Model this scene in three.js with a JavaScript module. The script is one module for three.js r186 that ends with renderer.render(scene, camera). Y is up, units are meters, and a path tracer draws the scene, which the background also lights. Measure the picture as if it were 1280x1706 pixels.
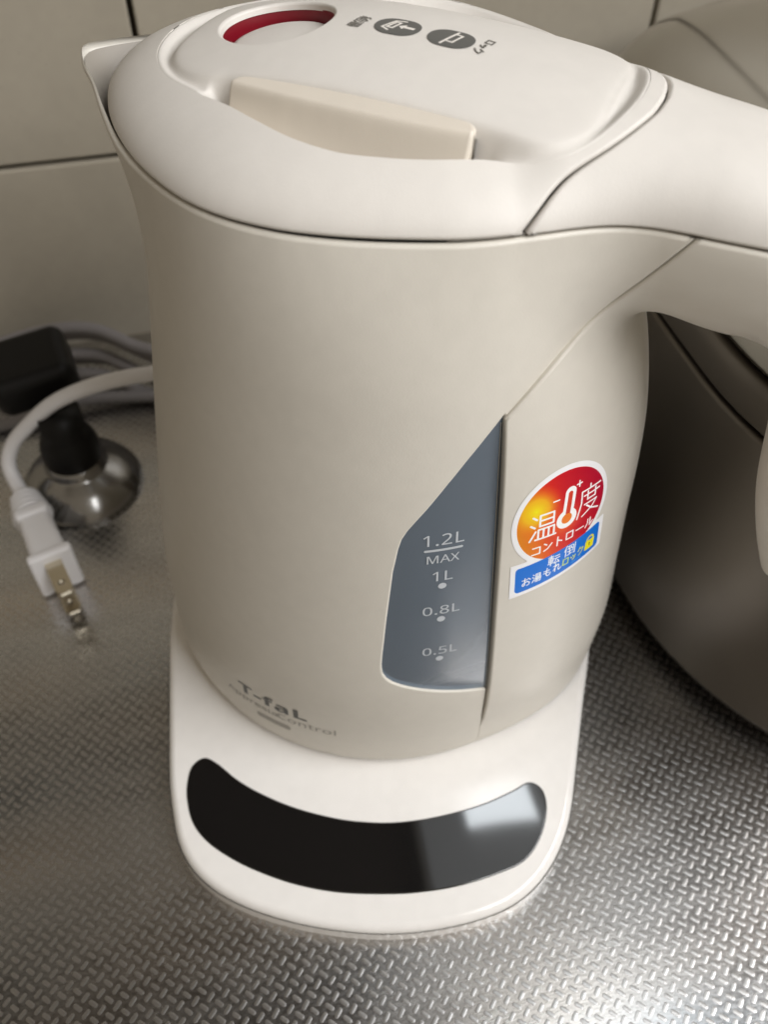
import * as THREE from 'three';
import { mergeGeometries } from 'three/addons/utils/BufferGeometryUtils.js';
import { RoundedBoxGeometry } from 'three/addons/geometries/RoundedBoxGeometry.js';
import { FontLoader } from 'three/addons/loaders/FontLoader.js';
import { RectAreaLightUniformsLib } from 'three/addons/lights/RectAreaLightUniformsLib.js';

// ------------------------------------------------------------------ camera, light, exposure
const scene = new THREE.Scene();
const R = THREE.MathUtils.degToRad;
const camera = new THREE.PerspectiveCamera(60.49, 769 / 1024, 0.02, 20);
camera.position.set(0, 0.293, 0);
{
  const pitch = R(49.56), roll = R(1.11);
  const fw = new THREE.Vector3(0, -Math.sin(pitch), -Math.cos(pitch));
  camera.up.set(0, 1, 0);
  camera.lookAt(camera.position.clone().add(fw));
  camera.rotateZ(roll);
}
camera.focus = 0.214;
camera.userData.fStop = 12;

const renderer = new THREE.WebGLRenderer();
renderer.toneMapping = THREE.LinearToneMapping;
renderer.toneMappingExposure = 1;
renderer.shadowMap.enabled = true;
scene.background = new THREE.Color().setRGB(0.275, 0.236, 0.184);     // the dim room around
RectAreaLightUniformsLib.init();
const WINDOW = { x: 0.66, y: 1.0, z: 0.17, w: 0.9, h: 0.8, power: 7.8, color: new THREE.Color().setRGB(0.99, 0.99, 1.0) };
const LAMP = { x: 0.25, y: 0.8, z: -0.18, w: 0.15, d: 0.065, power: 3.8, color: new THREE.Color().setRGB(0.9, 0.96, 1.0) };
const DIFFUSER = { x: 0.199, z: -0.246, w: 0.278, d: 0.46, glow: 0.34 };

// ------------------------------------------------------------------ helpers
const MM = 0.001;
function rng(seed) { let a = seed >>> 0; return () => { a = (a + 0x6d2b79f5) | 0; let t = Math.imul(a ^ (a >>> 15), 1 | a); t = (t + Math.imul(t ^ (t >>> 7), 61 | t)) ^ t; return ((t ^ (t >>> 14)) >>> 0) / 4294967296; }; }
const clamp = (x, a, b) => Math.min(b, Math.max(a, x));
const smooth = (a, b, x) => { const t = clamp((x - a) / (b - a), 0, 1); return t * t * (3 - 2 * t); };
const smin = (a, b, k) => { const h = Math.max(k - Math.abs(a - b), 0) / k; return Math.min(a, b) - h * h * k / 4; };
const smax = (a, b, k) => -smin(-a, -b, k);
function table(xs, ys) {                                   // smooth (monotone-ish Hermite) interpolation
  const n = xs.length, m = new Array(n);
  for (let i = 0; i < n; i++) {
    const a = i ? (ys[i] - ys[i - 1]) / (xs[i] - xs[i - 1]) : null, b = i < n - 1 ? (ys[i + 1] - ys[i]) / (xs[i + 1] - xs[i]) : null;
    m[i] = a === null ? b : b === null ? a : a * b <= 0 ? 0 : (a + b) / 2;
  }
  return (x) => {
    if (x <= xs[0]) return ys[0];
    if (x >= xs[n - 1]) return ys[n - 1];
    let i = 0; while (x > xs[i + 1]) i++;
    const h = xs[i + 1] - xs[i], t = (x - xs[i]) / h, t2 = t * t, t3 = t2 * t;
    return (2 * t3 - 3 * t2 + 1) * ys[i] + (t3 - 2 * t2 + t) * h * m[i] + (-2 * t3 + 3 * t2) * ys[i + 1] + (t3 - t2) * h * m[i + 1];
  };
}
function canvas(w, h) { const c = document.createElement('canvas'); c.width = w; c.height = h; return [c, c.getContext('2d')]; }
function colorTexture(c) { const t = new THREE.CanvasTexture(c); t.colorSpace = THREE.SRGBColorSpace; t.magFilter = THREE.LinearFilter; return t; }
function valueNoise(size, cells, rand) {                   // tiling value noise
  const g = new Float32Array(cells * cells).map(() => rand()), out = new Float32Array(size * size);
  for (let y = 0; y < size; y++) for (let x = 0; x < size; x++) {
    const fx = x / size * cells, fy = y / size * cells, x0 = Math.floor(fx), y0 = Math.floor(fy);
    const a = fx - x0, b = fy - y0, u = a * a * (3 - 2 * a), v = b * b * (3 - 2 * b), x1 = (x0 + 1) % cells, y1 = (y0 + 1) % cells;
    out[y * size + x] = (g[y0 * cells + x0] * (1 - u) + g[y0 * cells + x1] * u) * (1 - v) + (g[y1 * cells + x0] * (1 - u) + g[y1 * cells + x1] * u) * v;
  }
  return out;
}
function dataTexture(size, f, srgb = false) {
  const d = new Uint8Array(size * size * 4);
  for (let i = 0; i < size * size; i++) { const c = f(i); d[i * 4] = clamp(c[0], 0, 255); d[i * 4 + 1] = clamp(c[1], 0, 255); d[i * 4 + 2] = clamp(c[2], 0, 255); d[i * 4 + 3] = 255; }
  const t = new THREE.DataTexture(d, size, size); t.wrapS = t.wrapT = THREE.RepeatWrapping; t.magFilter = THREE.LinearFilter; if (srgb) t.colorSpace = THREE.SRGBColorSpace; t.needsUpdate = true; return t;
}
function put(parent, name, geometry, material, label) {
  const m = new THREE.Mesh(geometry, material); m.name = name; m.castShadow = m.receiveShadow = true; if (label) m.userData.label = label; parent.add(m); return m;
}
function thing(name, label, category, x = 0, y = 0, z = 0, turn = 0) {
  const g = new THREE.Group(); g.name = name; g.userData = { label, category }; g.position.set(x, y, z); g.rotation.y = turn; scene.add(g); return g;
}

// implicit surface -> mesh (surface nets), vertices pulled onto the surface; lengths in millimetres
function gradient(F, x, y, z, e = 0.06) {
  return [(F(x + e, y, z) - F(x - e, y, z)) / (2 * e), (F(x, y + e, z) - F(x, y - e, z)) / (2 * e), (F(x, y, z + e) - F(x, y, z - e)) / (2 * e)];
}
function settle(F, p, i, n) {
  for (let k = 0; k < 3; k++) {
    const f = F(p[i], p[i + 1], p[i + 2]), g = gradient(F, p[i], p[i + 1], p[i + 2]), q = g[0] * g[0] + g[1] * g[1] + g[2] * g[2] || 1, s = clamp(f / q, -2, 2);
    p[i] -= g[0] * s; p[i + 1] -= g[1] * s; p[i + 2] -= g[2] * s;
  }
  const g = gradient(F, p[i], p[i + 1], p[i + 2]), l = Math.hypot(...g) || 1; n[i] = g[0] / l; n[i + 1] = g[1] / l; n[i + 2] = g[2] / l;
}
function nets(F, [x0, y0, z0], [x1, y1, z1], c) {
  const nx = Math.ceil((x1 - x0) / c) + 1, ny = Math.ceil((y1 - y0) / c) + 1, nz = Math.ceil((z1 - z0) / c) + 1;
  const v = new Float32Array(nx * ny * nz), at = (i, j, k) => (k * ny + j) * nx + i;
  for (let k = 0; k < nz; k++) for (let j = 0; j < ny; j++) for (let i = 0; i < nx; i++) v[at(i, j, k)] = F(x0 + i * c, y0 + j * c, z0 + k * c);
  const cell = new Int32Array(nx * ny * nz).fill(-1), pos = [], nrm = [], idx = [];
  for (let k = 0; k < nz - 1; k++) for (let j = 0; j < ny - 1; j++) for (let i = 0; i < nx - 1; i++) {
    let n = 0, sx = 0, sy = 0, sz = 0, neg = 0;
    const val = (a, b, d) => v[at(i + a, j + b, k + d)];
    for (let q = 0; q < 8; q++) if (val(q & 1, (q >> 1) & 1, q >> 2) < 0) neg++;
    if (neg === 0 || neg === 8) continue;
    for (const [a, b] of EDGES) {
      const va = val(a & 1, (a >> 1) & 1, a >> 2), vb = val(b & 1, (b >> 1) & 1, b >> 2);
      if ((va < 0) === (vb < 0)) continue;
      const t = va / (va - vb); n++;
      sx += (a & 1) + t * ((b & 1) - (a & 1)); sy += ((a >> 1) & 1) + t * (((b >> 1) & 1) - ((a >> 1) & 1)); sz += (a >> 2) + t * ((b >> 2) - (a >> 2));
    }
    cell[at(i, j, k)] = pos.length / 3;
    pos.push(x0 + (i + sx / n) * c, y0 + (j + sy / n) * c, z0 + (k + sz / n) * c);
  }
  const quad = (a, b, d, e, flip) => { if (a < 0 || b < 0 || d < 0 || e < 0) return; if (flip) idx.push(a, d, b, a, e, d); else idx.push(a, b, d, a, d, e); };
  for (let k = 1; k < nz - 1; k++) for (let j = 1; j < ny - 1; j++) for (let i = 1; i < nx - 1; i++) {
    const f = v[at(i, j, k)] < 0;
    if (f !== (v[at(i + 1, j, k)] < 0)) quad(cell[at(i, j - 1, k - 1)], cell[at(i, j, k - 1)], cell[at(i, j, k)], cell[at(i, j - 1, k)], !f);
    if (f !== (v[at(i, j + 1, k)] < 0)) quad(cell[at(i - 1, j, k - 1)], cell[at(i - 1, j, k)], cell[at(i, j, k)], cell[at(i, j, k - 1)], !f);
    if (f !== (v[at(i, j, k + 1)] < 0)) quad(cell[at(i - 1, j - 1, k)], cell[at(i, j - 1, k)], cell[at(i, j, k)], cell[at(i - 1, j, k)], !f);
  }
  for (let i = 0; i < pos.length; i += 3) { nrm.push(0, 0, 0); settle(F, pos, i, nrm); }
  return { pos, nrm, idx, F };
}
const EDGES = [[0, 1], [2, 3], [4, 5], [6, 7], [0, 2], [1, 3], [4, 6], [5, 7], [0, 4], [1, 5], [2, 6], [3, 7]];
// keeps what has G > 0 (G in mm along the surface); the edge is rounded by `round` and given a wall `deep`
function cutAt(m, G, iso, keepAll) {
  const n = m.pos.length / 3, g = new Float32Array(n), made = new Map(), out = [];
  for (let i = 0; i < n; i++) { g[i] = G(m.pos[i * 3], m.pos[i * 3 + 1], m.pos[i * 3 + 2]) - iso; if (Math.abs(g[i]) < 0.004) g[i] = 0.004 * (g[i] < 0 ? -1 : 1); }
  const cutter = (a, b) => {
    const key = a < b ? a * 4000000 + b : b * 4000000 + a;
    if (made.has(key)) return made.get(key);
    const p = [0, 0, 0], q = [0, 0, 0], A = a * 3, B = b * 3; let ta = 0, tb = 1, ga = g[a], t = ga / (ga - g[b]);
    for (let it = 0; it < 4; it++) {
      for (let c = 0; c < 3; c++) p[c] = m.pos[A + c] + t * (m.pos[B + c] - m.pos[A + c]);
      const gv = G(p[0], p[1], p[2]) - iso;
      if (Math.abs(gv) < 0.003) break;
      if ((gv < 0) === (ga < 0)) { ta = t; } else tb = t;
      t = (ta + tb) / 2 * 0.5 + clamp(t - gv / (g[b] - ga), ta, tb) * 0.5;
    }
    if (m.F) { const f = m.F(...p), gr = gradient(m.F, ...p), qq = gr[0] ** 2 + gr[1] ** 2 + gr[2] ** 2 || 1; for (let c = 0; c < 3; c++) p[c] -= gr[c] * clamp(f / qq, -0.5, 0.5); const l = Math.sqrt(qq); for (let c = 0; c < 3; c++) q[c] = gr[c] / l; } else {
      for (let c = 0; c < 3; c++) q[c] = m.nrm[A + c] + t * (m.nrm[B + c] - m.nrm[A + c]); const l = Math.hypot(...q) || 1; for (let c = 0; c < 3; c++) q[c] /= l;
    }
    const id = m.pos.length / 3; m.pos.push(...p); m.nrm.push(...q); made.set(key, id); return id;
  };
  const rim = new Set();
  for (let i = 0; i < m.idx.length; i += 3) {
    const t = [m.idx[i], m.idx[i + 1], m.idx[i + 2]], s = t.map((a) => g[a] > 0), k = s.filter(Boolean).length;
    if (k === 3) { out.push(...t); continue; }
    if (k === 0) { if (keepAll) out.push(...t); continue; }
    const one = k === 1 ? s.indexOf(true) : s.indexOf(false), a = t[one], b = t[(one + 1) % 3], c = t[(one + 2) % 3], ab = cutter(a, b), ac = cutter(a, c);
    rim.add(ab); rim.add(ac);
    if (k === 1 || keepAll) out.push(a, ab, ac);
    if (k === 2 || keepAll) out.push(ab, b, c, ab, c, ac);
  }
  m.idx = out; return rim;
}
function trim(m, G0, { gap: wide = 0, round = 0.7, deep = 2, fade } = {}) {
  const gap = 0, G = (x, y, z) => G0(x, y, z) - wide * (fade ? fade(y) : 1);   // fade(height) closes the joint and leaves its edge sharp
  cutAt(m, G, gap, false);
  if (round > 0) for (const f of [0.12, 0.4, 0.75, 1]) cutAt(m, G, gap + f * round, true);
  const n = m.pos.length / 3, used = new Uint8Array(n); for (const i of m.idx) used[i] = 1;
  m.wall ??= [];
  const gv = new Float32Array(n).fill(99); for (let i = 0; i < n; i++) if (used[i]) gv[i] = G(m.pos[i * 3], m.pos[i * 3 + 1], m.pos[i * 3 + 2]) - gap;
  const grads = new Map();
  for (let i = 0; i < n; i++) if (gv[i] < round + 0.01) {
    const x = m.pos[i * 3], y = m.pos[i * 3 + 1], z = m.pos[i * 3 + 2], N = [m.nrm[i * 3], m.nrm[i * 3 + 1], m.nrm[i * 3 + 2]];
    const g = gradient(G, x, y, z, 0.05), d = g[0] * N[0] + g[1] * N[1] + g[2] * N[2]; let o = [g[0] - d * N[0], g[1] - d * N[1], g[2] - d * N[2]]; const l = Math.hypot(...o) || 1; o = o.map((c) => -c / l);
    grads.set(i, [o, N]);
  }
  const edges = new Map();
  for (let i = 0; i < m.idx.length; i += 3) for (let e = 0; e < 3; e++) { const a = m.idx[i + e], b = m.idx[i + (e + 1) % 3]; if (gv[a] < 0.05 && gv[b] < 0.05) { const k = Math.min(a, b) + '_' + Math.max(a, b); edges.set(k, edges.has(k) ? null : [a, b]); } }
  if (round > 0) for (const [i, [o, N]] of grads) {
    const u = clamp(1 - Math.max(0, gv[i]) / round, 0, 0.985) * (fade ? fade(m.pos[i * 3 + 1]) : 1), drop = round * (1 - Math.sqrt(1 - u * u));
    for (let c = 0; c < 3; c++) { m.pos[i * 3 + c] -= N[c] * drop; m.nrm[i * 3 + c] = N[c] * Math.sqrt(1 - u * u) + o[c] * u; }
  }
  if (deep > 0) for (const e of edges.values()) if (e) {
    const [a, b] = e, ga = grads.get(a), gb = grads.get(b); if (!ga || !gb) continue;
    const w = [];
    for (const [i, gr] of [[a, ga], [b, gb]]) { const p = [m.pos[i * 3], m.pos[i * 3 + 1], m.pos[i * 3 + 2]]; w.push([p, p.map((c, k) => c - gr[1][k] * deep), gr[0]]); }
    m.wall.push(w);
  }
  m.F = null; return m;
}
function toGeometry(m, uv) {
  const remap = new Map(), pos = [], nrm = [], idx = [];
  const add = (i) => { if (!remap.has(i)) { remap.set(i, pos.length / 3); pos.push(m.pos[i * 3] * MM, m.pos[i * 3 + 1] * MM, m.pos[i * 3 + 2] * MM); nrm.push(m.nrm[i * 3], m.nrm[i * 3 + 1], m.nrm[i * 3 + 2]); } return remap.get(i); };
  for (const i of m.idx) idx.push(add(i));
  for (const [[p, q, n], [p2, q2, n2]] of m.wall ?? []) {
    const k = pos.length / 3;
    for (const v of [p, q, p2, q2]) pos.push(v[0] * MM, v[1] * MM, v[2] * MM);
    nrm.push(...n, ...n, ...n2, ...n2); idx.push(k, k + 1, k + 2, k + 2, k + 1, k + 3);
  }
  const g = new THREE.BufferGeometry();
  g.setAttribute('position', new THREE.Float32BufferAttribute(pos, 3)); g.setAttribute('normal', new THREE.Float32BufferAttribute(nrm, 3));
  const uvs = new Float32Array(pos.length / 3 * 2);
  for (let i = 0; i < pos.length / 3; i++) { const [u, v] = uv ? uv(pos[i * 3] / MM, pos[i * 3 + 1] / MM, pos[i * 3 + 2] / MM) : [Math.atan2(pos[i * 3 + 2], pos[i * 3]) * 0.08 + pos[i * 3] * 0.3, pos[i * 3 + 1] + pos[i * 3 + 2] * 0.4]; uvs[i * 2] = u; uvs[i * 2 + 1] = v; }
  g.setAttribute('uv', new THREE.BufferAttribute(uvs, 2)); g.setIndex(idx); return g;
}
function sheet(H, x0, x1, z0, z1, step) {                  // height field as a mesh for trim()
  const nx = Math.ceil((x1 - x0) / step), nz = Math.ceil((z1 - z0) / step), w = nx + 1, pos = [], nrm = [], idx = [];
  for (let j = 0; j <= nz; j++) for (let i = 0; i <= nx; i++) { const x = x0 + i * step, z = z0 + j * step; pos.push(x, H(x, z), z); }
  const y = (i, j) => pos[(clamp(j, 0, nz) * w + clamp(i, 0, nx)) * 3 + 1];
  for (let j = 0; j <= nz; j++) for (let i = 0; i <= nx; i++) { const a = (y(i + 1, j) - y(i - 1, j)) / (2 * step), b = (y(i, j + 1) - y(i, j - 1)) / (2 * step), l = Math.hypot(a, 1, b); nrm.push(-a / l, 1 / l, -b / l); }
  for (let j = 0; j < nz; j++) for (let i = 0; i < nx; i++) { const a = j * w + i, b = a + 1, c = a + w, d = c + 1; idx.push(a, c, b, b, c, d); }
  return { pos, nrm, idx, F: null };
}
function polyDistance(poly) {                              // signed distance to a closed polygon, positive outside
  return (x, y) => {
    let d = 1e9, inside = false;
    for (let i = 0, j = poly.length - 1; i < poly.length; j = i++) {
      const [ax, ay] = poly[j], [bx, by] = poly[i], ex = bx - ax, ey = by - ay, t = clamp(((x - ax) * ex + (y - ay) * ey) / (ex * ex + ey * ey), 0, 1);
      d = Math.min(d, Math.hypot(x - ax - t * ex, y - ay - t * ey));
      if ((by > y) !== (ay > y) && x < (ax - bx) * (y - by) / (ay - by) + bx) inside = !inside;
    }
    return inside ? -d : d;
  };
}
function roundPoly(points, per = 8) {                      // closed Catmull-Rom through the points
  const c = new THREE.CatmullRomCurve3(points.map(([x, y]) => new THREE.Vector3(x, y, 0)), true, 'centripetal');
  return c.getPoints(points.length * per).slice(0, -1).map((p) => [p.x, p.y]);
}

// ------------------------------------------------------------------ materials
const rand = rng(7);
const fine = valueNoise(512, 256, rand), mid = valueNoise(512, 64, rand), wide = valueNoise(512, 9, rand), wide2 = valueNoise(512, 23, rand);
const grainTexture = dataTexture(512, (i) => { const v = 128 + (fine[i] - 0.5) * 150 + (mid[i] - 0.5) * 60; return [v, v, v]; });
grainTexture.repeat.set(28, 28);
const creamMottle = dataTexture(512, (i) => { const k = 1 + (mid[i] - 0.5) * 0.012 + (wide2[i] - 0.5) * 0.008; return [252 * k, 252 * k, 252 * k]; }, true);
creamMottle.repeat.set(6, 6);
const plastic = (r, g, b, rough, bump = 0.000024, more = {}) => { const m = new THREE.MeshPhysicalMaterial({ roughness: rough, metalness: 0, map: creamMottle, bumpMap: grainTexture, bumpScale: bump, ...more }); m.color.setRGB(r, g, b); return m; };
const M = {
  body: plastic(0.685, 0.648, 0.575, 0.42),
  cover: plastic(0.72, 0.685, 0.635, 0.52),
  lever: plastic(0.725, 0.66, 0.565, 0.4),
  base: plastic(0.91, 0.885, 0.85, 0.14, 0.000006),
  liner: plastic(0.32, 0.29, 0.25, 0.5),  // same cream plastic, darkened as painted shade inside the spout
  red: plastic(0.2, 0.005, 0.014, 0.35),
};
M.panel = new THREE.MeshPhysicalMaterial({ roughness: 0.06, metalness: 0, ior: 2.0 }); M.panel.color.setRGB(0.006, 0.006, 0.0065);
M.window = new THREE.MeshPhysicalMaterial({ roughness: 0.1, transmission: 0.72, thickness: 0, ior: 1.5 }); M.window.color.setRGB(0.42, 0.51, 0.62);
M.heater = new THREE.MeshStandardMaterial({ metalness: 1, roughness: 0.3 }); M.heater.color.setRGB(0.6, 0.58, 0.55);
M.dark = new THREE.MeshStandardMaterial({ roughness: 0.7 }); M.dark.color.setRGB(0.05, 0.045, 0.04);

// ------------------------------------------------------------------ the wall and the counter
const WALL_TURN = R(15.28);                                // both run to the right and away
const wallDir = new THREE.Vector3(Math.cos(WALL_TURN), 0, -Math.sin(WALL_TURN)), wallOut = new THREE.Vector3(Math.sin(WALL_TURN), 0, Math.cos(WALL_TURN));
{
  const steelSize = 1024, n1 = valueNoise(1024, 512, rand), n2 = valueNoise(1024, 40, rand), n3 = valueNoise(1024, 11, rand);
  const steelRough = dataTexture(steelSize, (i) => { const v = 62 + (n1[i] - 0.5) * 18 + (n2[i] - 0.5) * 7 + (n3[i] - 0.5) * 5; return [v, v, v]; });
  steelRough.repeat.set(4, 4);
  const steelTint = dataTexture(steelSize, (i) => { const k = 0.95 + (n2[i] - 0.5) * 0.08 + (n1[i] - 0.5) * 0.1, w = (n3[i] - 0.5) * 0.05; return [255 * k * (1 + w), 255 * k, 255 * k * (1 - w)]; }, true);
  steelTint.repeat.set(4, 4);
  const bump = dataTexture(steelSize, (i) => { const v = 128 + (n1[i] - 0.5) * 60 + (n2[i] - 0.5) * 26; return [v, v, v]; }); bump.repeat.set(4, 4);
  M.steel = new THREE.MeshStandardMaterial({ metalness: 1, roughness: 1, roughnessMap: steelRough, map: steelTint, bumpMap: bump, bumpScale: 0.00006 }); M.steel.color.setRGB(0.58, 0.568, 0.555);
  M.steelBar = new THREE.MeshStandardMaterial({ metalness: 1, roughness: 0.31 }); M.steelBar.color.setRGB(0.6, 0.588, 0.575);

  const counter = new THREE.Group(); counter.name = 'counter'; counter.userData = { label: 'stainless steel kitchen counter embossed with small basket weave bars', kind: 'structure' };
  const origin = new THREE.Vector3(-0.1136, 0, -0.07385);   // one bar of the pattern
  counter.position.copy(origin); counter.rotation.y = WALL_TURN; scene.add(counter);
  const P = 0.0045, inv = (x, z) => { const dx = x - origin.x, dz = z - origin.z, c = Math.cos(WALL_TURN), s = Math.sin(WALL_TURN); return [c * dx - s * dz, s * dx + c * dz]; };
  const [, wz] = inv(-0.171, -0.359);
  const top = new THREE.PlaneGeometry(2.2, 0.9, 1, 1); top.rotateX(-Math.PI / 2); top.translate(0, 0, wz + 0.45);
  const slab = new THREE.BoxGeometry(2.2, 0.03, 0.9); slab.translate(0, -0.0152, wz + 0.45);
  put(counter, 'steel_sheet', top, M.steel); put(counter, 'slab', slab, M.steel);
  // one pressed bar: a low rounded pill
  const bar = () => {
    const L = 0.00158, W = 0.00072, H = 0.000052, ring = 16, pos = [], idx = [], lev = [[1, 0], [0.88, 0.28], [0.7, 0.68], [0.5, 0.92], [0.25, 1]];
    for (const [k, h] of lev) for (let i = 0; i < ring; i++) { const a = i / ring * Math.PI * 2, cx = Math.cos(a), cz = Math.sin(a), r = W * k, off = (L - W); pos.push(Math.sign(Math.round(cx * 1e6)) * off * (0.75 + 0.25 * k) + cx * r, H * h - 0.00001, cz * r); }
    pos.push(0, H * 1.02, 0); const c = lev.length * ring;
    for (let j = 0; j < lev.length - 1; j++) for (let i = 0; i < ring; i++) { const a = j * ring + i, b = j * ring + (i + 1) % ring; idx.push(a, a + ring, b, b, a + ring, b + ring); }
    for (let i = 0; i < ring; i++) idx.push((lev.length - 1) * ring + i, c, (lev.length - 1) * ring + (i + 1) % ring);
    const g = new THREE.BufferGeometry(); g.setAttribute('position', new THREE.Float32BufferAttribute(pos, 3)); g.setIndex(idx); g.computeVertexNormals(); return g;
  };
  const geo = bar(), cells = [], r2 = rng(31);
  for (let j = -170; j < 40; j++) for (let i = -60; i < 130; i++) for (const k of [0, 1]) {
    const x = (i + k / 2) * P, z = (j + k / 2) * P;
    const c = Math.cos(WALL_TURN), s = Math.sin(WALL_TURN), X = origin.x + c * x + s * z, Z = origin.z - s * x + c * z;
    if (z < wz + 0.012 || Z > -0.02 || X < -0.36 || X > 0.42) continue;
    cells.push({ x, z, k, X, Z });
  }
  const seen = (c) => {                                     // on the open counter in front of everything
    const v = new THREE.Vector3(c.X, 0, c.Z).project(camera), kx = c.X / 0.078, kz = (c.Z + 0.2) / 0.13;
    return Math.abs(v.x) < 0.97 && Math.abs(v.y) < 0.97 && kx * kx + kz * kz > 1.05 && Math.hypot(c.X - 0.205, c.Z + 0.233) > 0.125;
  };
  camera.updateMatrixWorld(); camera.updateProjectionMatrix();
  const order = cells.filter(seen).sort((a, b) => Math.hypot(a.X, a.Z, 0.293) - Math.hypot(b.X, b.Z, 0.293)), near = new Set(order.slice(0, 300));
  const rest = [], m4 = new THREE.Matrix4(), q = new THREE.Quaternion(), up = new THREE.Vector3(0, 1, 0);
  for (const c of cells) {
    const turn = (c.k ? -1 : 1) * Math.PI / 4 + (r2() - 0.5) * 0.08, sc = 0.94 + r2() * 0.12;
    if (near.has(c)) { const b = put(counter, 'embossed_bar', geo, M.steelBar); b.position.set(c.x, 0, c.z); b.rotation.y = turn; b.scale.set(sc, 0.85 + r2() * 0.3, sc); } else { q.setFromAxisAngle(up, turn); m4.compose(new THREE.Vector3(c.x, 0, c.z), q, new THREE.Vector3(sc, 0.85 + r2() * 0.3, sc)); rest.push(m4.clone()); }
  }
  const inst = new THREE.InstancedMesh(geo, M.steelBar, rest.length); rest.forEach((m, i) => inst.setMatrixAt(i, m)); inst.name = 'embossed_bar_field'; inst.userData.kind = 'stuff'; inst.receiveShadow = true; counter.add(inst);

  // tiled wall
  const glaze = dataTexture(512, (i) => { const k = 0.985 + (mid[i] - 0.5) * 0.02 + (wide[i] - 0.5) * 0.03, s = fine[i] > 0.985 && mid[i] > 0.6 ? 0.9 : 1; return [255 * k * s, 252 * k * s, 246 * k * s]; }, true); glaze.repeat.set(1, 1);
  M.tile = new THREE.MeshPhysicalMaterial({ roughness: 0.34, map: glaze, bumpMap: dataTexture(512, (i) => { const v = 128 + (wide2[i] - 0.5) * 200; return [v, v, v]; }), bumpScale: 0.0002 }); M.tile.color.setRGB(0.375, 0.345, 0.29);
  M.grout = new THREE.MeshStandardMaterial({ roughness: 0.95, bumpMap: grainTexture, bumpScale: 0.0004 }); M.grout.color.setRGB(0.075, 0.062, 0.045);
  const wall = new THREE.Group(); wall.name = 'wall'; wall.userData = { label: 'off white glazed tile wall behind the counter', kind: 'structure' };
  wall.position.set(-0.171, 0, -0.359); wall.rotation.y = WALL_TURN; scene.add(wall);
  const back = new THREE.BoxGeometry(2.0, 0.6, 0.02); back.translate(0.2, 0.29, -0.0165); put(wall, 'grout', back, M.grout);
  const tw = 0.2335, th = 0.2335, gap = 0.0022, tile = new RoundedBoxGeometry(tw - gap, th - gap, 0.006, 3, 0.0012);
  for (let j = 0; j < 2; j++) for (let i = -3; i < 4; i++) { const t = put(wall, 'tile', tile, M.tile); t.position.set(0.0685 + (i + 0.5) * tw, 0.0965 + (j - 0.5) * th, -0.003); t.rotation.z = (j + i) % 2 ? Math.PI : 0; }
}

// ------------------------------------------------------------------ kettle shape (millimetres, x towards the handle, z to the window side)
const Rb = table([14, 17.5, 19, 22, 27, 41, 55, 72, 98, 121, 141, 159, 175, 198, 215], [72, 74.6, 76.2, 77.2, 77.6, 77.5, 77, 75.3, 71.7, 68.4, 65.5, 62.9, 60.7, 57.7, 55.5]);
const half = (pts) => roundPoly([...pts, ...pts.slice(1, -1).reverse().map(([x, y]) => [x, -y])], 20);
const front = [[58.5, 0], [57.6, 12], [54.5, 22.5], [48.5, 31.5], [41.3, 38.2], [33.5, 43.2], [26, 46.7], [15, 51], [6, 53.7], [-2, 55.2], [-13, 55.4], [-24, 53]];
const rimPoly = half([...front, [-38, 46.5], [-50, 38.5], [-62, 27.4], [-73, 16], [-82, 7.5], [-86.5, 0]]);
const coverPoly = half([...front, [-38, 46], [-50, 37], [-60, 26.5], [-68, 13.5], [-71, 0]]);
function polar(poly) {
  const N = 720, t = new Float32Array(N + 1);
  for (let i = 0; i <= N; i++) {
    const a = i / N * Math.PI * 2 - Math.PI, dx = Math.cos(a), dz = Math.sin(a); let best = 0;
    for (let k = 0, j = poly.length - 1; k < poly.length; j = k++) { const [ax, ay] = poly[j], [bx, by] = poly[k], ex = bx - ax, ey = by - ay, det = dx * -ey + ex * dz; if (Math.abs(det) < 1e-9) continue; const r = (ax * -ey + ex * ay) / det, u = (dx * ay - dz * ax) / det; if (u >= -1e-6 && u <= 1 + 1e-6 && r > best) best = r; }
    t[i] = best;
  }
  for (let k = 0; k < 3; k++) { const c = t.slice(); for (let i = 0; i <= N; i++) { const a = (i + N - 1) % N, b = (i + 1) % N; t[i] = (c[a] + 2 * c[i % N] + c[b]) / 4; } }
  return (a) => { const f = clamp((a + Math.PI) / (Math.PI * 2) * N, 0, N - 1e-6), i = Math.floor(f), u = f - i, p0 = t[(i + N - 1) % N], p1 = t[i], p2 = t[i + 1], p3 = t[(i + 2) % N]; return p1 + 0.5 * u * (p2 - p0 + u * (2 * p0 - 5 * p1 + 4 * p2 - p3 + u * (3 * (p1 - p2) + p3 - p0))); };
}
const rimR = polar(rimPoly), coverR = polar(coverPoly);
const flare = (y) => { const u = Math.max(0, (y - 160) / 38); return u * u; };
const bodyR = (a, y) => Rb(y) + (rimR(a) - 57.7) * flare(Math.min(y, 200));
const colS = table([0, 24, 42, 64, 89, 112, 129, 148, 163, 176, 200], [81, 82, 82.6, 81, 79, 77.4, 75.3, 70.8, 65.6, 61.6, 57.4]);
const columnR = (a, y) => { const k = Math.abs(a) / R(46), w = Math.max(0, 1 - k * k), r = bodyR(a, y); const low = smooth(26, 60, y); const proud = 0.7 * smooth(32, 46, y) * (1 - 0.8 * smooth(140, 165, y)); return r + proud + (colS(y) - Rb(y) - proud) * w * (low + (1 - low) * w); };
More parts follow.
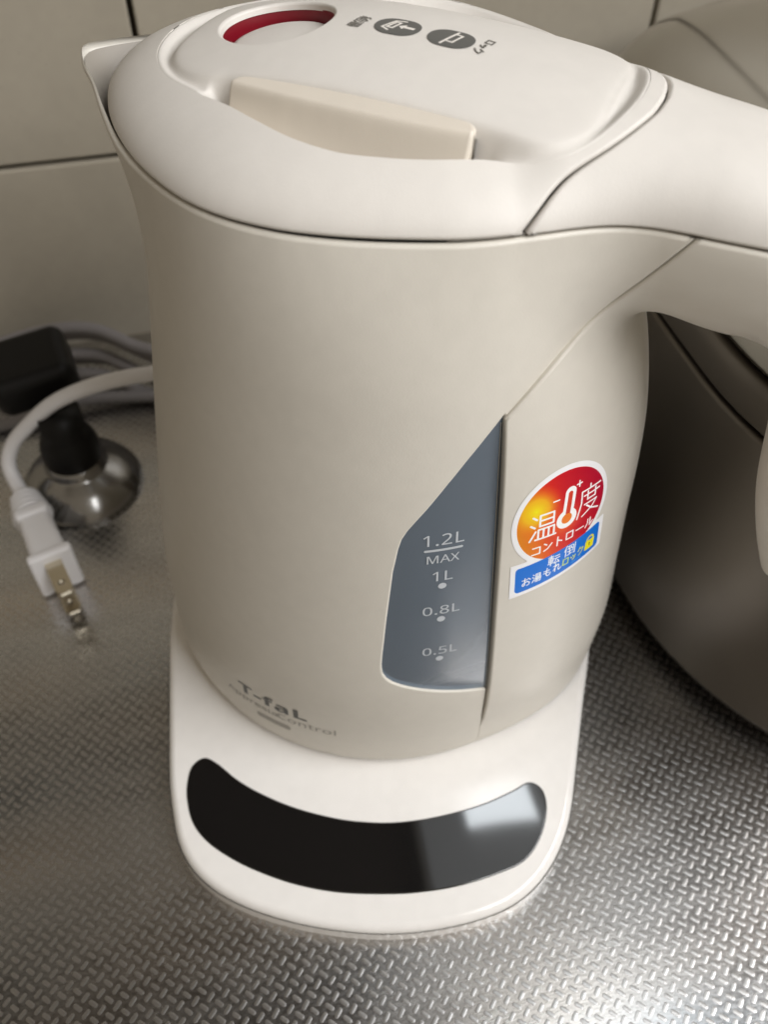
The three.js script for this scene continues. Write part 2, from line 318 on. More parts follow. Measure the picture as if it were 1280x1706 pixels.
// handle: a swept rounded section
const hs = new THREE.CatmullRomCurve3([[46, 192.8], [60, 192.6], [80, 190.6], [95, 187], [105, 177.5], [109.8, 162], [111.6, 143], [114.6, 124], [119.2, 107], [123.5, 95]].map(([x, y]) => new THREE.Vector3(x, y, 0)), false, 'centripetal').getPoints(90).map((p) => [p.x, p.y]);
const hLen = [0]; for (let i = 1; i < hs.length; i++) hLen.push(hLen[i - 1] + Math.hypot(hs[i][0] - hs[i - 1][0], hs[i][1] - hs[i - 1][1]));
const HL = hLen[hLen.length - 1];
const hThick = table([0, 14, 34, 51, 65, 79, 99, 119, HL], [20.2, 20.2, 20.2, 18, 13, 9.6, 7.6, 7, 5.5]), hWide = table([0, 14, 34, 51, 65, 79, 99, 119, HL], [23.4, 23.4, 23.2, 22.5, 20, 16.5, 13, 11, 7]);
function handleField(x, y, z) {
  let best = 1e9, bi = 0, bt = 0;
  for (let i = 0; i < hs.length - 1; i++) { const ax = hs[i][0], ay = hs[i][1], ex = hs[i + 1][0] - ax, ey = hs[i + 1][1] - ay, t = clamp(((x - ax) * ex + (y - ay) * ey) / (ex * ex + ey * ey), 0, 1), dx = x - ax - t * ex, dy = y - ay - t * ey, d = dx * dx + dy * dy; if (d < best) { best = d; bi = i; bt = t; } }
  const l = hLen[bi] + bt * (hLen[bi + 1] - hLen[bi]), a = hThick(l), b = hWide(l), p = 2.5;
  return (Math.pow(Math.pow(Math.sqrt(best) / a, p) + Math.pow(Math.abs(z) / b, p), 1 / p) - 1) * Math.min(a, b) * 0.95;
}
const JOIN = 14;
const withHandle = (f, x, y, z) => (x < 16 || y < 70 ? f : smin(f, handleField(x, y, z), 0.5 + (JOIN - 0.5) * smooth(24, 48, x)));
const bodyField = (x, y, z) => withHandle((Math.hypot(x, z) - bodyR(Math.atan2(z, x), y)) * 0.98, x, y, z);
const columnField = (x, y, z) => withHandle((Math.hypot(x, z) - columnR(Math.atan2(z, x), y)) * 0.97, x, y, z);
const DOME = 14.6;
function coverField(x, y, z) {
  const rho = Math.max(1e-3, Math.hypot(x, z)), Rc = coverR(Math.atan2(z, x)), q = rho / Rc, v = (y - 198) / DOME;
  let f;
  if (v <= 0) f = rho - Rc; else { const G = Math.pow(q, 3.3) + Math.pow(v, 1.6) - 1, gq = 3.3 * Math.pow(q, 2.3) / Rc, gv = 1.6 * Math.pow(v, 0.6) / DOME; f = G / Math.max(0.03, Math.hypot(gq, gv)); }
  return withHandle(f, x, y, z);
}
const coverTop = (x, z) => { let a = 196, b = 222; for (let i = 0; i < 26; i++) { const m = (a + b) / 2; if (coverField(x, m, z) < 0) a = m; else b = m; } return a; };
const S1 = Math.sin(R(42.8)), C1 = Math.cos(R(42.8));
const columnSide = (x, y, z) => Math.min(x * S1 - Math.abs(z) * C1, (x - 46.7 - 0.662 * (y - 156)) * 0.834);
const seamEnd = (y) => smooth(33, 40, y);
const seamS = table([0, 7, 13, 18, 27, 36.5, 39, 46], [60, 59.2, 57, 54.2, 47.6, 43.4, 41.6, 36]);
const handleSide = (x, y, z) => (x - seamS(Math.abs(z))) * 0.8;
const SEAM = 198;
// window outline on the unrolled body: arc (deg) and height
const winDeg = [[42.4, 157], [46.4, 151.9], [50.4, 146.4], [54.4, 140.3], [58.4, 133.7], [60.6, 130.2], [62.4, 127.2], [63.6, 124.4], [64.3, 121], [65.3, 113], [66.4, 96], [67.2, 80], [67.3, 75.5], [67, 72.4], [66.2, 70.2], [64.8, 68.3], [62.6, 66.5], [58.8, 64.2], [54.6, 62], [50.4, 59.9], [42.4, 56]];
const K = 1.2;                                             // mm per degree, near enough for distances
const winDist = polyDistance(winDeg.map(([a, h]) => [a * K, h]));
const windowSide = (x, y, z) => (x > 0 && z > 0 ? winDist(Math.atan2(z, x) * 180 / Math.PI * K, y) : 30);

const sans = await new FontLoader().loadAsync('fonts/droid/droid_sans_regular.typeface.json'), sansBold = await new FontLoader().loadAsync('fonts/droid/droid_sans_bold.typeface.json');
const kettle = thing('electric_kettle', 'cream plastic electric kettle with water window and round sticker, standing on its white base', 'kettle', 0, 0, -0.2023, R(-22.5));
{
  // body shell
  let m = nets(bodyField, [-95, 13, -82], [96, 203, 82], 1.7);
  trim(m, (x, y) => SEAM - y, { gap: 0.25, round: 1.1, deep: 0.5 }); m.F = bodyField;
  trim(m, (x, y) => y - 17.5, { gap: 0, round: 0, deep: 0 }); m.F = bodyField;
  trim(m, (x, y, z) => -columnSide(x, y, z), { gap: 0.1, round: 0.5, deep: 1.5, fade: seamEnd });
  trim(m, windowSide, { gap: 0.1, round: 0.55, deep: 1.6 });
  const around = (x, y, z) => [Math.atan2(z, x) * 0.075, y * MM], flat = (x, y, z) => [x * MM, z * MM];
  const body = put(kettle, 'body', toGeometry(m, around), M.body);
  // handle housing and lower handle
  m = nets(columnField, [30, 13, -62], [140, 203, 62], 1.6);
  trim(m, (x, y) => SEAM - y, { gap: 0.25, round: 1, deep: 2 }); m.F = columnField;
  trim(m, (x, y) => y - 17.5, { gap: 0, round: 0, deep: 0 }); m.F = columnField;
  trim(m, columnSide, { gap: 0.15, round: 0.7, deep: 2, fade: seamEnd });
  const housing = put(kettle, 'handle_housing', toGeometry(m, around), M.body);
  // upper handle
  m = nets(coverField, [30, 194, -52], [128, 218, 52], 1.3);
  trim(m, (x, y) => y - SEAM, { gap: 0.2, round: 0.7, deep: 2 }); m.F = coverField;
  trim(m, handleSide, { gap: 0.18, round: 0.7, deep: 2 });
  put(kettle, 'handle_top', toGeometry(m, flat), M.cover);
  // top cover ring
  const lidEdge = polyDistance(half([[55.8, 0], [54.3, 11], [50.3, 19.5], [45, 24.6], [38.5, 27.6], [31, 30.6], [22.5, 34.8], [14, 38], [5, 40.2], [-5, 39.8], [-14, 37.2], [-22, 34], [-34, 29.6], [-45, 23.2], [-53, 13.2], [-56, 0]]));
  m = nets(coverField, [-76, 194, -60], [66, 218, 60], 1.3);
  trim(m, (x, y) => y - SEAM, { gap: 0.35, round: 0.9, deep: 2 }); m.F = coverField;
  trim(m, (x, y, z) => -handleSide(x, y, z), { gap: 0.18, round: 0.7, deep: 2 }); m.F = null;
  trim(m, (x, y, z) => lidEdge(x, z), { gap: 0.05, round: 0, deep: 2 });
  put(kettle, 'top_cover', toGeometry(m, flat), M.cover);
  // lid
  const barTop = (x, z) => 216.5 - 2.1 * (x < 0 ? (x / 28) ** 2 : (x / 50) ** 2 * 1.6) - 3.3 * (z / 24) ** 2;
  const barBox = (x, z) => { const r = x > 0 ? 12 : 15, dx = Math.abs(x - 1) - (49.5 - r), dz = Math.abs(z) - (24.3 - r); return Math.hypot(Math.max(dx, 0), Math.max(dz, 0)) + Math.min(Math.max(dx, dz), 0) - r; };
  const ct = coverTop;
  const lidTop = (x, z) => {
    const e = lidEdge(x, z), c = ct(x, z), db = barBox(x, z);
    const pit = smooth(-32.5, -28, x) * (1 - smooth(27, 41, x)) * smooth(0.1, -2.2 - 4 * smooth(26, 36, x), e) * smooth(18, 22, z);
    const valley = 2.0 * smooth(0, -3.5, e) + 2.5 * smooth(0, -8, e) * smooth(-16, -22, z) * smooth(-34, -24, x) * (1 - smooth(30, 42, x)) + 7 * smooth(0.5, -4, db);
    const floor = (c - 0.8 * smooth(-0.3, 0.9, e) - valley) * (1 - pit) + Math.min(c - 3, 202.5) * pit;
    const edge = barTop(x, z) - 0.5 * (1.75 + 2 * pit) * (db + Math.sqrt(db * db + 0.7));
    return smax(floor, edge, 1.8);
  };
  m = sheet(lidTop, -58, 58, -43, 43, 0.5);
  trim(m, (x, y, z) => 1.2 - lidEdge(x, z), { gap: 0.0, round: 0, deep: 0 });
  const holeX = -28.5, holeR = 13;
  trim(m, (x, y, z) => Math.hypot(x - holeX, z) - holeR, { gap: 0, round: 0.8, deep: 1 });
  const lid = put(kettle, 'lid', toGeometry(m, flat), M.cover);
  const hy = barTop(holeX, 0), tilt = Math.atan(2.1 * 2 * 28.5 / 784);
  const rp = [], ri = [];                                    // red liner that follows the curved edge of the hole
  for (let i = 0; i <= 96; i++) { const a = i / 96 * Math.PI * 2; for (const [r, d] of [[13.05, 1.1], [12.9, 1.5], [12.8, 3.6], [12.7, 6.4]]) { const x = holeX + Math.cos(a) * r, z = Math.sin(a) * r; rp.push(x * MM, (barTop(holeX + Math.cos(a) * 13, Math.sin(a) * 13) - d) * MM, z * MM); } if (i) for (let k = 0; k < 3; k++) { const p = (i - 1) * 4 + k, q = p + 4; ri.push(p, p + 1, q, q, p + 1, q + 1); } }
  const ringGeo = new THREE.BufferGeometry(); ringGeo.setAttribute('position', new THREE.Float32BufferAttribute(rp, 3)); ringGeo.setAttribute('uv', new THREE.Float32BufferAttribute(new Float32Array(rp.length / 3 * 2), 2)); ringGeo.setIndex(ri); ringGeo.computeVertexNormals();
  put(lid, 'button_ring', ringGeo, M.red);
  const btn = new THREE.LatheGeometry([[0, -3.6], [6, -3.75], [10, -4.2], [11.6, -4.7], [12.2, -5.6], [12.3, -8]].map(([x, y]) => new THREE.Vector2(Math.max(x, 0.0001) * MM, y * MM)), 72);
  const button = put(lid, 'pour_button', btn, M.cover); button.position.set(holeX * MM, hy * MM, 0); button.rotation.z = tilt;
  // release lever on the near side of the bar
  const leverPlan = (x, z) => { const r = 3, cx = 2.2, hw = 27, zi = 25.5 - 0.3 * (1 - ((x - 2) / 27) ** 2), zo = 37.5 - 0.0052 * (x - 1) ** 2; const dx = Math.abs(x - cx) - hw, dz = Math.max(zi - z, z - zo); return smax(dx, dz, 3); };
  const leverTop = (x, z) => { const out = smooth(30.2, 31.2, z); const t = 213.4 - 0.0009 * (x - 5) ** 2 - 0.1 * (z - 24.5), b = 31 - 0.0028 * (x - 4) ** 2; return smin(t, t - (z - b) * 2.3, 1.6); };
  for (const side of [1]) {
    let l = sheet(leverTop, -28, 32, 24, 40, 0.4);
    trim(l, (x, y, z) => -leverPlan(x, z), { gap: 0, round: 0.9, deep: 9 });
    const g = toGeometry(l, flat); if (side < 0) { g.scale(1, 1, -1); const ix = g.index.array; for (let i = 0; i < ix.length; i += 3) { const t = ix[i]; ix[i] = ix[i + 1]; ix[i + 1] = t; } }
    put(lid, 'release_lever', g, M.lever);
  }
  // spout channel inside the rim, coloured darker to stand for its shade
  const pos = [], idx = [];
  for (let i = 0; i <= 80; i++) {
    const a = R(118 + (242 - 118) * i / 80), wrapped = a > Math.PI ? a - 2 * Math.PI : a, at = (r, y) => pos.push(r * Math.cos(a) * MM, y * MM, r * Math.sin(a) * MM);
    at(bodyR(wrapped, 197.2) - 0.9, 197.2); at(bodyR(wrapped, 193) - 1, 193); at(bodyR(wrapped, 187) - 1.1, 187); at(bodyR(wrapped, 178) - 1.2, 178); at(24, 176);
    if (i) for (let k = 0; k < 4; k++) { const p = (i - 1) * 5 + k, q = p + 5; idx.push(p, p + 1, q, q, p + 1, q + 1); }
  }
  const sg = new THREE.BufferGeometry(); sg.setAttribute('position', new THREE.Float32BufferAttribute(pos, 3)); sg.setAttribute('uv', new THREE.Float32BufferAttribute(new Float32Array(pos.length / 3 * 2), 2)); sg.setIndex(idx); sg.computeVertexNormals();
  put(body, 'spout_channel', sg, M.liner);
  // water window
  const patch = (a0, a1, y0, y1, off, field, na, ny) => {    // piece of the unrolled surface; u runs left to right as seen
    const pos = [], nrm = [], uv = [], idx = [];
    for (let j = 0; j <= ny; j++) for (let i = 0; i <= na; i++) {
      const a = R(a0 + (a1 - a0) * i / na), y = y0 + (y1 - y0) * j / ny, f = (aa, yy) => field(aa, yy), r = f(a, y), da = (f(a + 0.004, y) - f(a - 0.004, y)) / 0.008, dy = (f(a, y + 0.3) - f(a, y - 0.3)) / 0.6;
      let n = [Math.cos(a) + Math.sin(a) * da / r, -dy, Math.sin(a) - Math.cos(a) * da / r]; const l = Math.hypot(...n); n = n.map((c) => c / l);
      pos.push(r * Math.cos(a) + n[0] * off, y + n[1] * off, r * Math.sin(a) + n[2] * off); nrm.push(...n); uv.push(i / na, j / ny);
    }
    for (let j = 0; j < ny; j++) for (let i = 0; i < na; i++) { const a = j * (na + 1) + i, b = a + 1, c = a + na + 1, d = c + 1; idx.push(a, b, c, b, d, c); }
    return { pos, nrm, idx, uv, F: null };
  };
  const decal = (p) => { const g = new THREE.BufferGeometry(); g.setAttribute('position', new THREE.Float32BufferAttribute(p.pos.map((v) => v * MM), 3)); g.setAttribute('normal', new THREE.Float32BufferAttribute(p.nrm, 3)); g.setAttribute('uv', new THREE.Float32BufferAttribute(p.uv, 2)); g.setIndex(p.idx); return g; };
  const pane = patch(69, 42, 54, 160, -0.75, bodyR, 60, 110);
  trim(pane, (x, y, z) => -windowSide(x, y, z) , { gap: -1.2, round: 0, deep: 0 });
  const win = put(body, 'water_window', toGeometry(pane), M.window, 'blue grey translucent water level window');
  // printed shapes wrapped on the unrolled body: x is the arc in degrees leftwards from `deg`, in mm of arc
  const wrap = (shapes, deg, y0, off, field) => {
    const g = new THREE.ShapeGeometry(shapes, 10), p = g.attributes.position, n = g.attributes.normal;
    for (let i = 0; i < p.count; i++) {
      const y = y0 + p.getY(i), r0 = field(R(deg), y), a = R(deg) - p.getX(i) / r0, r = field(a, y) + off, dy = (field(a, y + 0.3) - field(a, y - 0.3)) / 0.6, l = Math.hypot(1, dy);
      p.setXYZ(i, r * Math.cos(a) * MM, y * MM, r * Math.sin(a) * MM); n.setXYZ(i, Math.cos(a) / l, -dy / l, Math.sin(a) / l);
    }
    return g;
  };
  const words = (font, text, size, sx = 1, x0 = null) => {    // centred on x = 0 unless x0 is given
    const sh = font.generateShapes(text, size); let lo = 1e9, hi = -1e9;
    for (const q of sh) for (const p of q.getPoints(4)) { lo = Math.min(lo, p.x); hi = Math.max(hi, p.x); }
    const dx = x0 === null ? -(lo + hi) / 2 * sx : x0;
    const move = (path) => path.curves.forEach((c) => { for (const k of ['v0', 'v1', 'v2', 'v3']) if (c[k] && !c[k].moved) { c[k] = c[k].clone(); c[k].x = c[k].x * sx + dx; c[k].moved = true; } });
    for (const q of sh) { move(q); q.holes.forEach(move); }
    return sh;
  };
  const pill = (w, h, deg, y0, off, field) => {               // rounded bar laid on the surface
    const g = new THREE.PlaneGeometry(w, h, 40, 4), p = g.attributes.position, n = g.attributes.normal;
    for (let i = 0; i < p.count; i++) {
      const x = p.getX(i), e = Math.max(0, Math.abs(x) - (w / 2 - h / 2)), y = y0 + p.getY(i) * Math.sqrt(Math.max(0, 1 - (e / (h / 2)) ** 2)), r0 = field(R(deg), y), a = R(deg) - x / r0, r = field(a, y) + off;
      p.setXYZ(i, r * Math.cos(a) * MM, y * MM, r * Math.sin(a) * MM); n.setXYZ(i, Math.cos(a), 0.1, Math.sin(a));
    }
    return g;
  };
  const dot = (rx, ry) => { const q = new THREE.Shape(); q.absellipse(0, 0, rx, ry, 0, Math.PI * 2); return q; };
  const inkMat = (hex) => new THREE.MeshPhysicalMaterial({ color: hex, roughness: 0.42 });
  {
    const ink = inkMat('#c2c7cc'), C = 54.6, add = (sh, y) => wrap(sh, C, y, -0.6, bodyR), g = [];
    g.push(add(words(sans, '1.2L', 3.7, 1.2), 121), pill(10.4, 0.75, C, 119.4, -0.6, bodyR), add(words(sans, 'MAX', 2.7, 1.2), 114.9), add(words(sans, '1L', 3.4, 1.25), 108.4), add([dot(1.15, 1.05)], 106.4), add(words(sans, '0.8L', 3.2, 1.3), 95.6), add([dot(1.15, 1.05)], 93.6), add(words(sans, '0.5L', 3.1, 1.3), 79), add([dot(1.1, 1)], 77));
    put(win, 'level_marks', mergeGeometries(g), ink, 'pale grey litre marks 1.2L MAX 1L 0.8L 0.5L');
  }
  // steel heater plate seen through the window
  const plate = new THREE.LatheGeometry([[0.001, 47], [40, 47], [62, 48], [67, 50], [70, 56], [72, 64]].map(([x, y]) => new THREE.Vector2(x * MM, y * MM)), 64);
  put(body, 'heater_plate', plate, M.heater);
  // print on the side
  {
    const add = (sh, y) => wrap(sh, 103.5, y, 0.1, bodyR);
    put(body, 'brand_print', add(words(sansBold, 'T-faL', 5.4, 1.45, 0), 40.4), inkMat('#4a4945'), 'dark grey printed brand name T-faL');
    put(body, 'model_print', mergeGeometries([add(words(sans, 'Appresia', 2.9, 1.3, -5.5), 35.9), add(words(sans, 'Control', 3.1, 1.45, 14.5), 35.9)]), inkMat('#8f8a80'), 'small pale grey printed line');
    put(body, 'print_pill', pill(13, 2.6, 94, 31.4, 0.1, bodyR), inkMat('#9a958b'), 'pale grey pill shaped print');
  }
  // ---- lettering drawn with strokes (boxes of 100 x 100, y down)
  const GLYPH = {
    on: [[[12, 10], [26, 20]], [[5, 38], [20, 48]], [[4, 94], [24, 62]], [[38, 8], [88, 8]], [[38, 8], [38, 46]], [[88, 8], [88, 46]], [[38, 27], [88, 27]], [[38, 46], [88, 46]], [[34, 58], [92, 58]], [[34, 58], [34, 92]], [[53, 58], [53, 92]], [[72, 58], [72, 92]], [[92, 58], [92, 92]], [[24, 93], [100, 93]]],
    do: [[[52, 0], [52, 12]], [[16, 13], [98, 13]], [[16, 13], [16, 50], [2, 98]], [[26, 30], [94, 30]], [[42, 20], [42, 47]], [[76, 20], [76, 47]], [[42, 46], [76, 46]], [[30, 60], [84, 60], [66, 80], [24, 98]], [[40, 66], [62, 84], [96, 98]]],
    ko: [[[14, 20], [84, 20], [84, 84]], [[10, 84], [86, 84]]], n: [[[14, 18], [38, 34]], [[14, 88], [50, 74], [88, 32]]], to: [[[34, 6], [34, 94]], [[34, 38], [80, 60]]],
    ro: [[[16, 20], [84, 20], [84, 84], [16, 84], [16, 20]]], bar: [[[8, 50], [92, 50]]], ru: [[[30, 14], [30, 54], [6, 90]], [[58, 10], [58, 86], [94, 56]]],
    tsu: [[[18, 46], [26, 62]], [[46, 40], [54, 56]], [[80, 42], [70, 70], [44, 90]]], ku: [[[40, 6], [12, 46]], [[36, 22], [86, 22], [70, 62], [28, 96]]],
    ten: [[[4, 14], [46, 14]], [[25, 2], [25, 98]], [[8, 28], [42, 28], [42, 62], [8, 62], [8, 28]], [[8, 45], [42, 45]], [[2, 76], [48, 76]], [[58, 22], [96, 22]], [[52, 44], [100, 44]], [[72, 44], [56, 88], [92, 82]], [[84, 64], [98, 92]]],
    tou: [[[20, 2], [2, 46]], [[13, 26], [13, 98]], [[28, 12], [72, 12]], [[48, 12], [32, 36], [66, 34]], [[58, 24], [70, 42]], [[30, 60], [68, 60]], [[49, 42], [49, 88]], [[28, 92], [70, 84]], [[80, 14], [80, 70]], [[96, 4], [96, 94], [84, 90]]],
    o: [[[8, 26], [62, 24]], [[36, 4], [36, 84], [22, 90], [10, 78], [20, 62], [60, 46], [86, 58], [84, 82], [60, 92]], [[72, 12], [94, 30]]],
    yu: [[[10, 8], [22, 18]], [[4, 36], [18, 46]], [[4, 96], [22, 64]], [[40, 6], [86, 6], [86, 38], [40, 38], [40, 6]], [[40, 22], [86, 22]], [[30, 50], [96, 50]], [[48, 50], [30, 78]], [[42, 62], [94, 62], [88, 94], [78, 96]], [[58, 64], [38, 96]], [[76, 64], [56, 98]]],
    mo: [[[46, 4], [38, 70], [50, 92], [74, 92], [88, 66]], [[12, 30], [72, 32]], [[10, 54], [70, 56]]], re: [[[26, 4], [26, 96]], [[6, 30], [42, 26], [6, 78]], [[26, 46], [58, 22], [66, 34], [62, 84], [74, 92], [98, 72]]],
    kyuu: [[[26, 2], [6, 26], [24, 36], [4, 60]], [[6, 62], [40, 56]], [[24, 48], [24, 98]], [[8, 72], [4, 88]], [[36, 70], [42, 84]], [[70, 2], [46, 38]], [[70, 2], [98, 38]], [[56, 42], [88, 42]], [[54, 60], [92, 60], [92, 94], [54, 94], [54, 60]]],
  };
  const glyph = (g, key, x, y, w, h, line, color, skew = 0) => {
    g.save(); g.translate(x, y); g.transform(1, skew, 0, 1, 0, 0); g.strokeStyle = color; g.lineWidth = line; g.lineCap = 'round'; g.lineJoin = 'round';
    for (const st of GLYPH[key]) { g.beginPath(); st.forEach(([a, b], i) => (i ? g.lineTo(a / 100 * w, b / 100 * h) : g.moveTo(a / 100 * w, b / 100 * h))); g.stroke(); }
    g.restore();
  };
  // round sticker on the housing: arc 56 .. 20.5 mm, height 95 .. 141 mm, 24 px per mm
  {
    const k = 24, A0 = 56, B0 = 141, W = 35.5 * k, H = 46 * k, [c, g] = canvas(W, H), X = (a) => (A0 - a) * k, Y = (h) => (B0 - h) * k;
    const banner = (grow) => { g.beginPath(); const p = [[52.4 + grow, 108.4 + grow], [24 - grow, 112.2 + grow], [23.4 - grow, 102 - grow * 0.6], [52.2 + grow, 98.7 - grow]]; g.moveTo(X(p[0][0]) + 16, Y(p[0][1])); for (let i = 1; i <= 4; i++) { const q = p[i % 4], q2 = p[(i + 1) % 4]; g.arcTo(X(q[0]), Y(q[1]), X(q2[0]), Y(q2[1]), 30); } g.closePath(); g.fill(); };
    g.fillStyle = '#f4f4f6'; g.fillRect(0, 0, W, H);
    g.save(); g.beginPath(); g.ellipse(X(38.6), Y(122.9), 14.3 * k, 14.5 * k, 0, 0, 7); g.clip();
    let gr = g.createLinearGradient(X(53), Y(118), X(25), Y(126)); gr.addColorStop(0, '#e08a06'); gr.addColorStop(0.18, '#e57208'); gr.addColorStop(0.42, '#d62410'); gr.addColorStop(0.62, '#c4061c'); gr.addColorStop(1, '#b0022e'); g.fillStyle = gr; g.fillRect(0, 0, W, H);
    gr = g.createRadialGradient(X(47.5), Y(127.5), 0, X(47.5), Y(127.5), 8.5 * k); gr.addColorStop(0, '#f7e80c'); gr.addColorStop(0.45, 'rgba(246,205,20,0.8)'); gr.addColorStop(1, 'rgba(240,120,20,0)'); g.fillStyle = gr; g.fillRect(0, 0, W, H);
    gr = g.createRadialGradient(X(38), Y(120.5), 0, X(38), Y(120.5), 7 * k); gr.addColorStop(0, 'rgba(244,140,20,0.95)'); gr.addColorStop(1, 'rgba(235,80,20,0)'); g.fillStyle = gr; g.fillRect(0, 0, W, H);
    g.restore();
    g.fillStyle = '#0070d6'; banner(0);
    const wt = '#fbfbfb';
    glyph(g, 'on', X(49.3), Y(126.6), 8.3 * k, 9.6 * k, 15, wt); glyph(g, 'do', X(34.2), Y(129.2), 8.4 * k, 10.4 * k, 13, wt);
    g.lineCap = 'round'; g.strokeStyle = wt; g.lineWidth = 3.6 * k; g.beginPath(); g.moveTo(X(36.9), Y(130)); g.lineTo(X(37.6), Y(122)); g.stroke(); g.fillStyle = wt; g.beginPath(); g.arc(X(37.7), Y(121.4), 3.3 * k, 0, 7); g.fill();
    g.strokeStyle = '#d23a1e'; g.lineWidth = 1.5 * k; g.beginPath(); g.moveTo(X(36.95), Y(129.6)); g.lineTo(X(37.6), Y(122)); g.stroke(); g.fillStyle = '#ee7d1a'; g.beginPath(); g.arc(X(37.7), Y(121.4), 1.7 * k, 0, 7); g.fill();
    g.strokeStyle = wt; g.lineWidth = 11; g.beginPath(); g.moveTo(X(42.4), Y(129)); g.lineTo(X(40.6), Y(129)); g.moveTo(X(34.9), Y(131.4)); g.lineTo(X(33.2), Y(131.4)); g.moveTo(X(34.05), Y(132.3)); g.lineTo(X(34.05), Y(130.5)); g.stroke();
    ['ko', 'n', 'to', 'ro', 'bar', 'ru'].forEach((n, i) => glyph(g, n, X(48.2 - i * 3.55), Y(115.4 + i * 0.3), 3.2 * k, 3.7 * k, 11, wt));
    glyph(g, 'ten', X(42.4), Y(109.4), 3.9 * k, 4.1 * k, 8, wt); glyph(g, 'tou', X(37), Y(110.3), 3.9 * k, 4.3 * k, 8, wt);
    ['o', 'yu', 'mo', 're'].forEach((n, i) => glyph(g, n, X(50.3 - i * 3.3), Y(104.1 + i * 0.45), 2.9 * k, 3.4 * k, 8, wt));
    ['ro', 'tsu', 'ku'].forEach((n, i) => glyph(g, n, X(37.4 - i * 2.7), Y(105.9 + i * 0.4), 2.6 * k, 3.5 * k, 8, i === 0 ? '#d9ec3c' : '#e8ea3a'));
    g.fillStyle = '#f2e51c'; g.beginPath(); g.roundRect(X(29), Y(107), 3.6 * k, 3.7 * k, 8); g.fill(); g.strokeStyle = '#f2e51c'; g.lineWidth = 14; g.beginPath(); g.arc(X(27.2), Y(107.2), 1.25 * k, Math.PI, 0); g.stroke(); g.fillStyle = '#7a7320'; g.beginPath(); g.arc(X(27.2), Y(105.5), 8, 0, 7); g.fill(); g.fillRect(X(27.2) - 4, Y(105.5), 8, 26);
    g.fillStyle = 'rgba(190,220,245,0.75)'; g.font = '17px sans-serif'; g.save(); g.translate(X(34), Y(101.8)); g.rotate(-0.12); g.fillText('1520013558', 0, 0); g.restore();
    const mat = new THREE.MeshPhysicalMaterial({ map: colorTexture(c), roughness: 0.35, specularIntensity: 0.5 });
    const deg = 180 / Math.PI / 77, st = patch(56 * deg, 20.5 * deg, 95, 141, 0.12, columnR, 60, 60); delete st.uv;
    const bq = polyDistance([[53.9, 109.9], [22.5, 113.7], [21.9, 101.1], [53.7, 97.2]]);
    trim(st, (x, y, z) => { const a = Math.atan2(z, x) * 77; return -Math.min(Math.hypot(a - 38.6, (y - 122.9) * 0.98) - 15.85, bq(a, y) - 0); }, { gap: 0, round: 0, deep: 0 });
    put(housing, 'sticker', toGeometry(st, (x, y, z) => [(56 - Math.atan2(z, x) * 77) / 35.5, (y - 95) / 46]), mat, 'round red and yellow sticker with blue banner in Japanese');
  }
  // print on the lid: two dark ovals with white signs and small words, read from the other side
  {
    const k = 24, x0 = -17, x1 = 27, z0 = -9, z1 = 9, W = (x1 - x0) * k, H = (z1 - z0) * k, [c, g] = canvas(W, H);
    const X = (s) => (s - x0) * k, Y = (t) => (t - z0) * k;   // z towards the viewer is down
    const oval = (cx, cz) => { g.fillStyle = '#5a5a57'; g.beginPath(); g.roundRect(X(cx - 5.2), Y(cz - 4.3), 10.4 * k, 8.6 * k, 4.1 * k); g.fill(); };
    const ink = '#e8e2da';
    oval(0.6, -1.2); oval(13.1, -0.8); g.strokeStyle = ink; g.lineWidth = 13; g.lineJoin = 'miter'; g.lineCap = 'butt';
    // pouring sign: open bracket, small box and arrow
    g.beginPath(); g.moveTo(X(1.6), Y(-4.5)); g.lineTo(X(-0.9), Y(-4)); g.lineTo(X(-2.6), Y(0.2)); g.lineTo(X(-0.7), Y(1.4)); g.stroke();
    g.beginPath(); g.moveTo(X(-0.5), Y(-3.4)); g.lineTo(X(0.6), Y(-3.2)); g.lineTo(X(-0.3), Y(0)); g.lineTo(X(-1.6), Y(-0.2)); g.closePath(); g.stroke();
    g.fillStyle = ink; g.beginPath(); g.moveTo(X(0.7), Y(-1.5)); g.lineTo(X(2.3), Y(-2.7)); g.lineTo(X(2.2), Y(-1.9)); g.lineTo(X(4.6), Y(-1.7)); g.lineTo(X(4.3), Y(-0.7)); g.lineTo(X(2), Y(-0.9)); g.lineTo(X(1.8), Y(-0.2)); g.closePath(); g.fill();
    // locking sign: a bar with a small box
    g.lineWidth = 14; g.beginPath(); g.moveTo(X(13.7), Y(-4.6)); g.lineTo(X(11.6), Y(2.6)); g.stroke(); g.lineWidth = 12; g.beginPath(); g.moveTo(X(13.6), Y(-3.2)); g.lineTo(X(15), Y(-2.9)); g.lineTo(X(13.9), Y(1)); g.lineTo(X(12.5), Y(0.8)); g.stroke();
    const word = (keys, cx, cz, size, turn, line) => { g.save(); g.translate(X(cx), Y(cz)); g.rotate(turn); keys.forEach((n, i) => glyph(g, n, (i - keys.length / 2) * size * 1.08 * k, -size / 2 * k, size * k, size * k, line, '#6b6862')); g.restore(); };
    word(['kyuu', 'yu'], -8.3, -0.6, 3, R(100), 8); word(['ro', 'tsu', 'ku'], 20.6, -0.6, 2.5, R(100), 9);
    const pos = [], nrm = [], uv = [], idx = [], na = 40, nb = 24;
    for (let j = 0; j <= nb; j++) for (let i = 0; i <= na; i++) { const x = x0 + (x1 - x0) * i / na, z = z0 + (z1 - z0) * j / nb, e = 0.2, a = (barTop(x + e, z) - barTop(x - e, z)) / (2 * e), b = (barTop(x, z + e) - barTop(x, z - e)) / (2 * e), l = Math.hypot(a, 1, b); pos.push(x, barTop(x, z) + 0.13, z); nrm.push(-a / l, 1 / l, -b / l); uv.push(i / na, 1 - j / nb); }
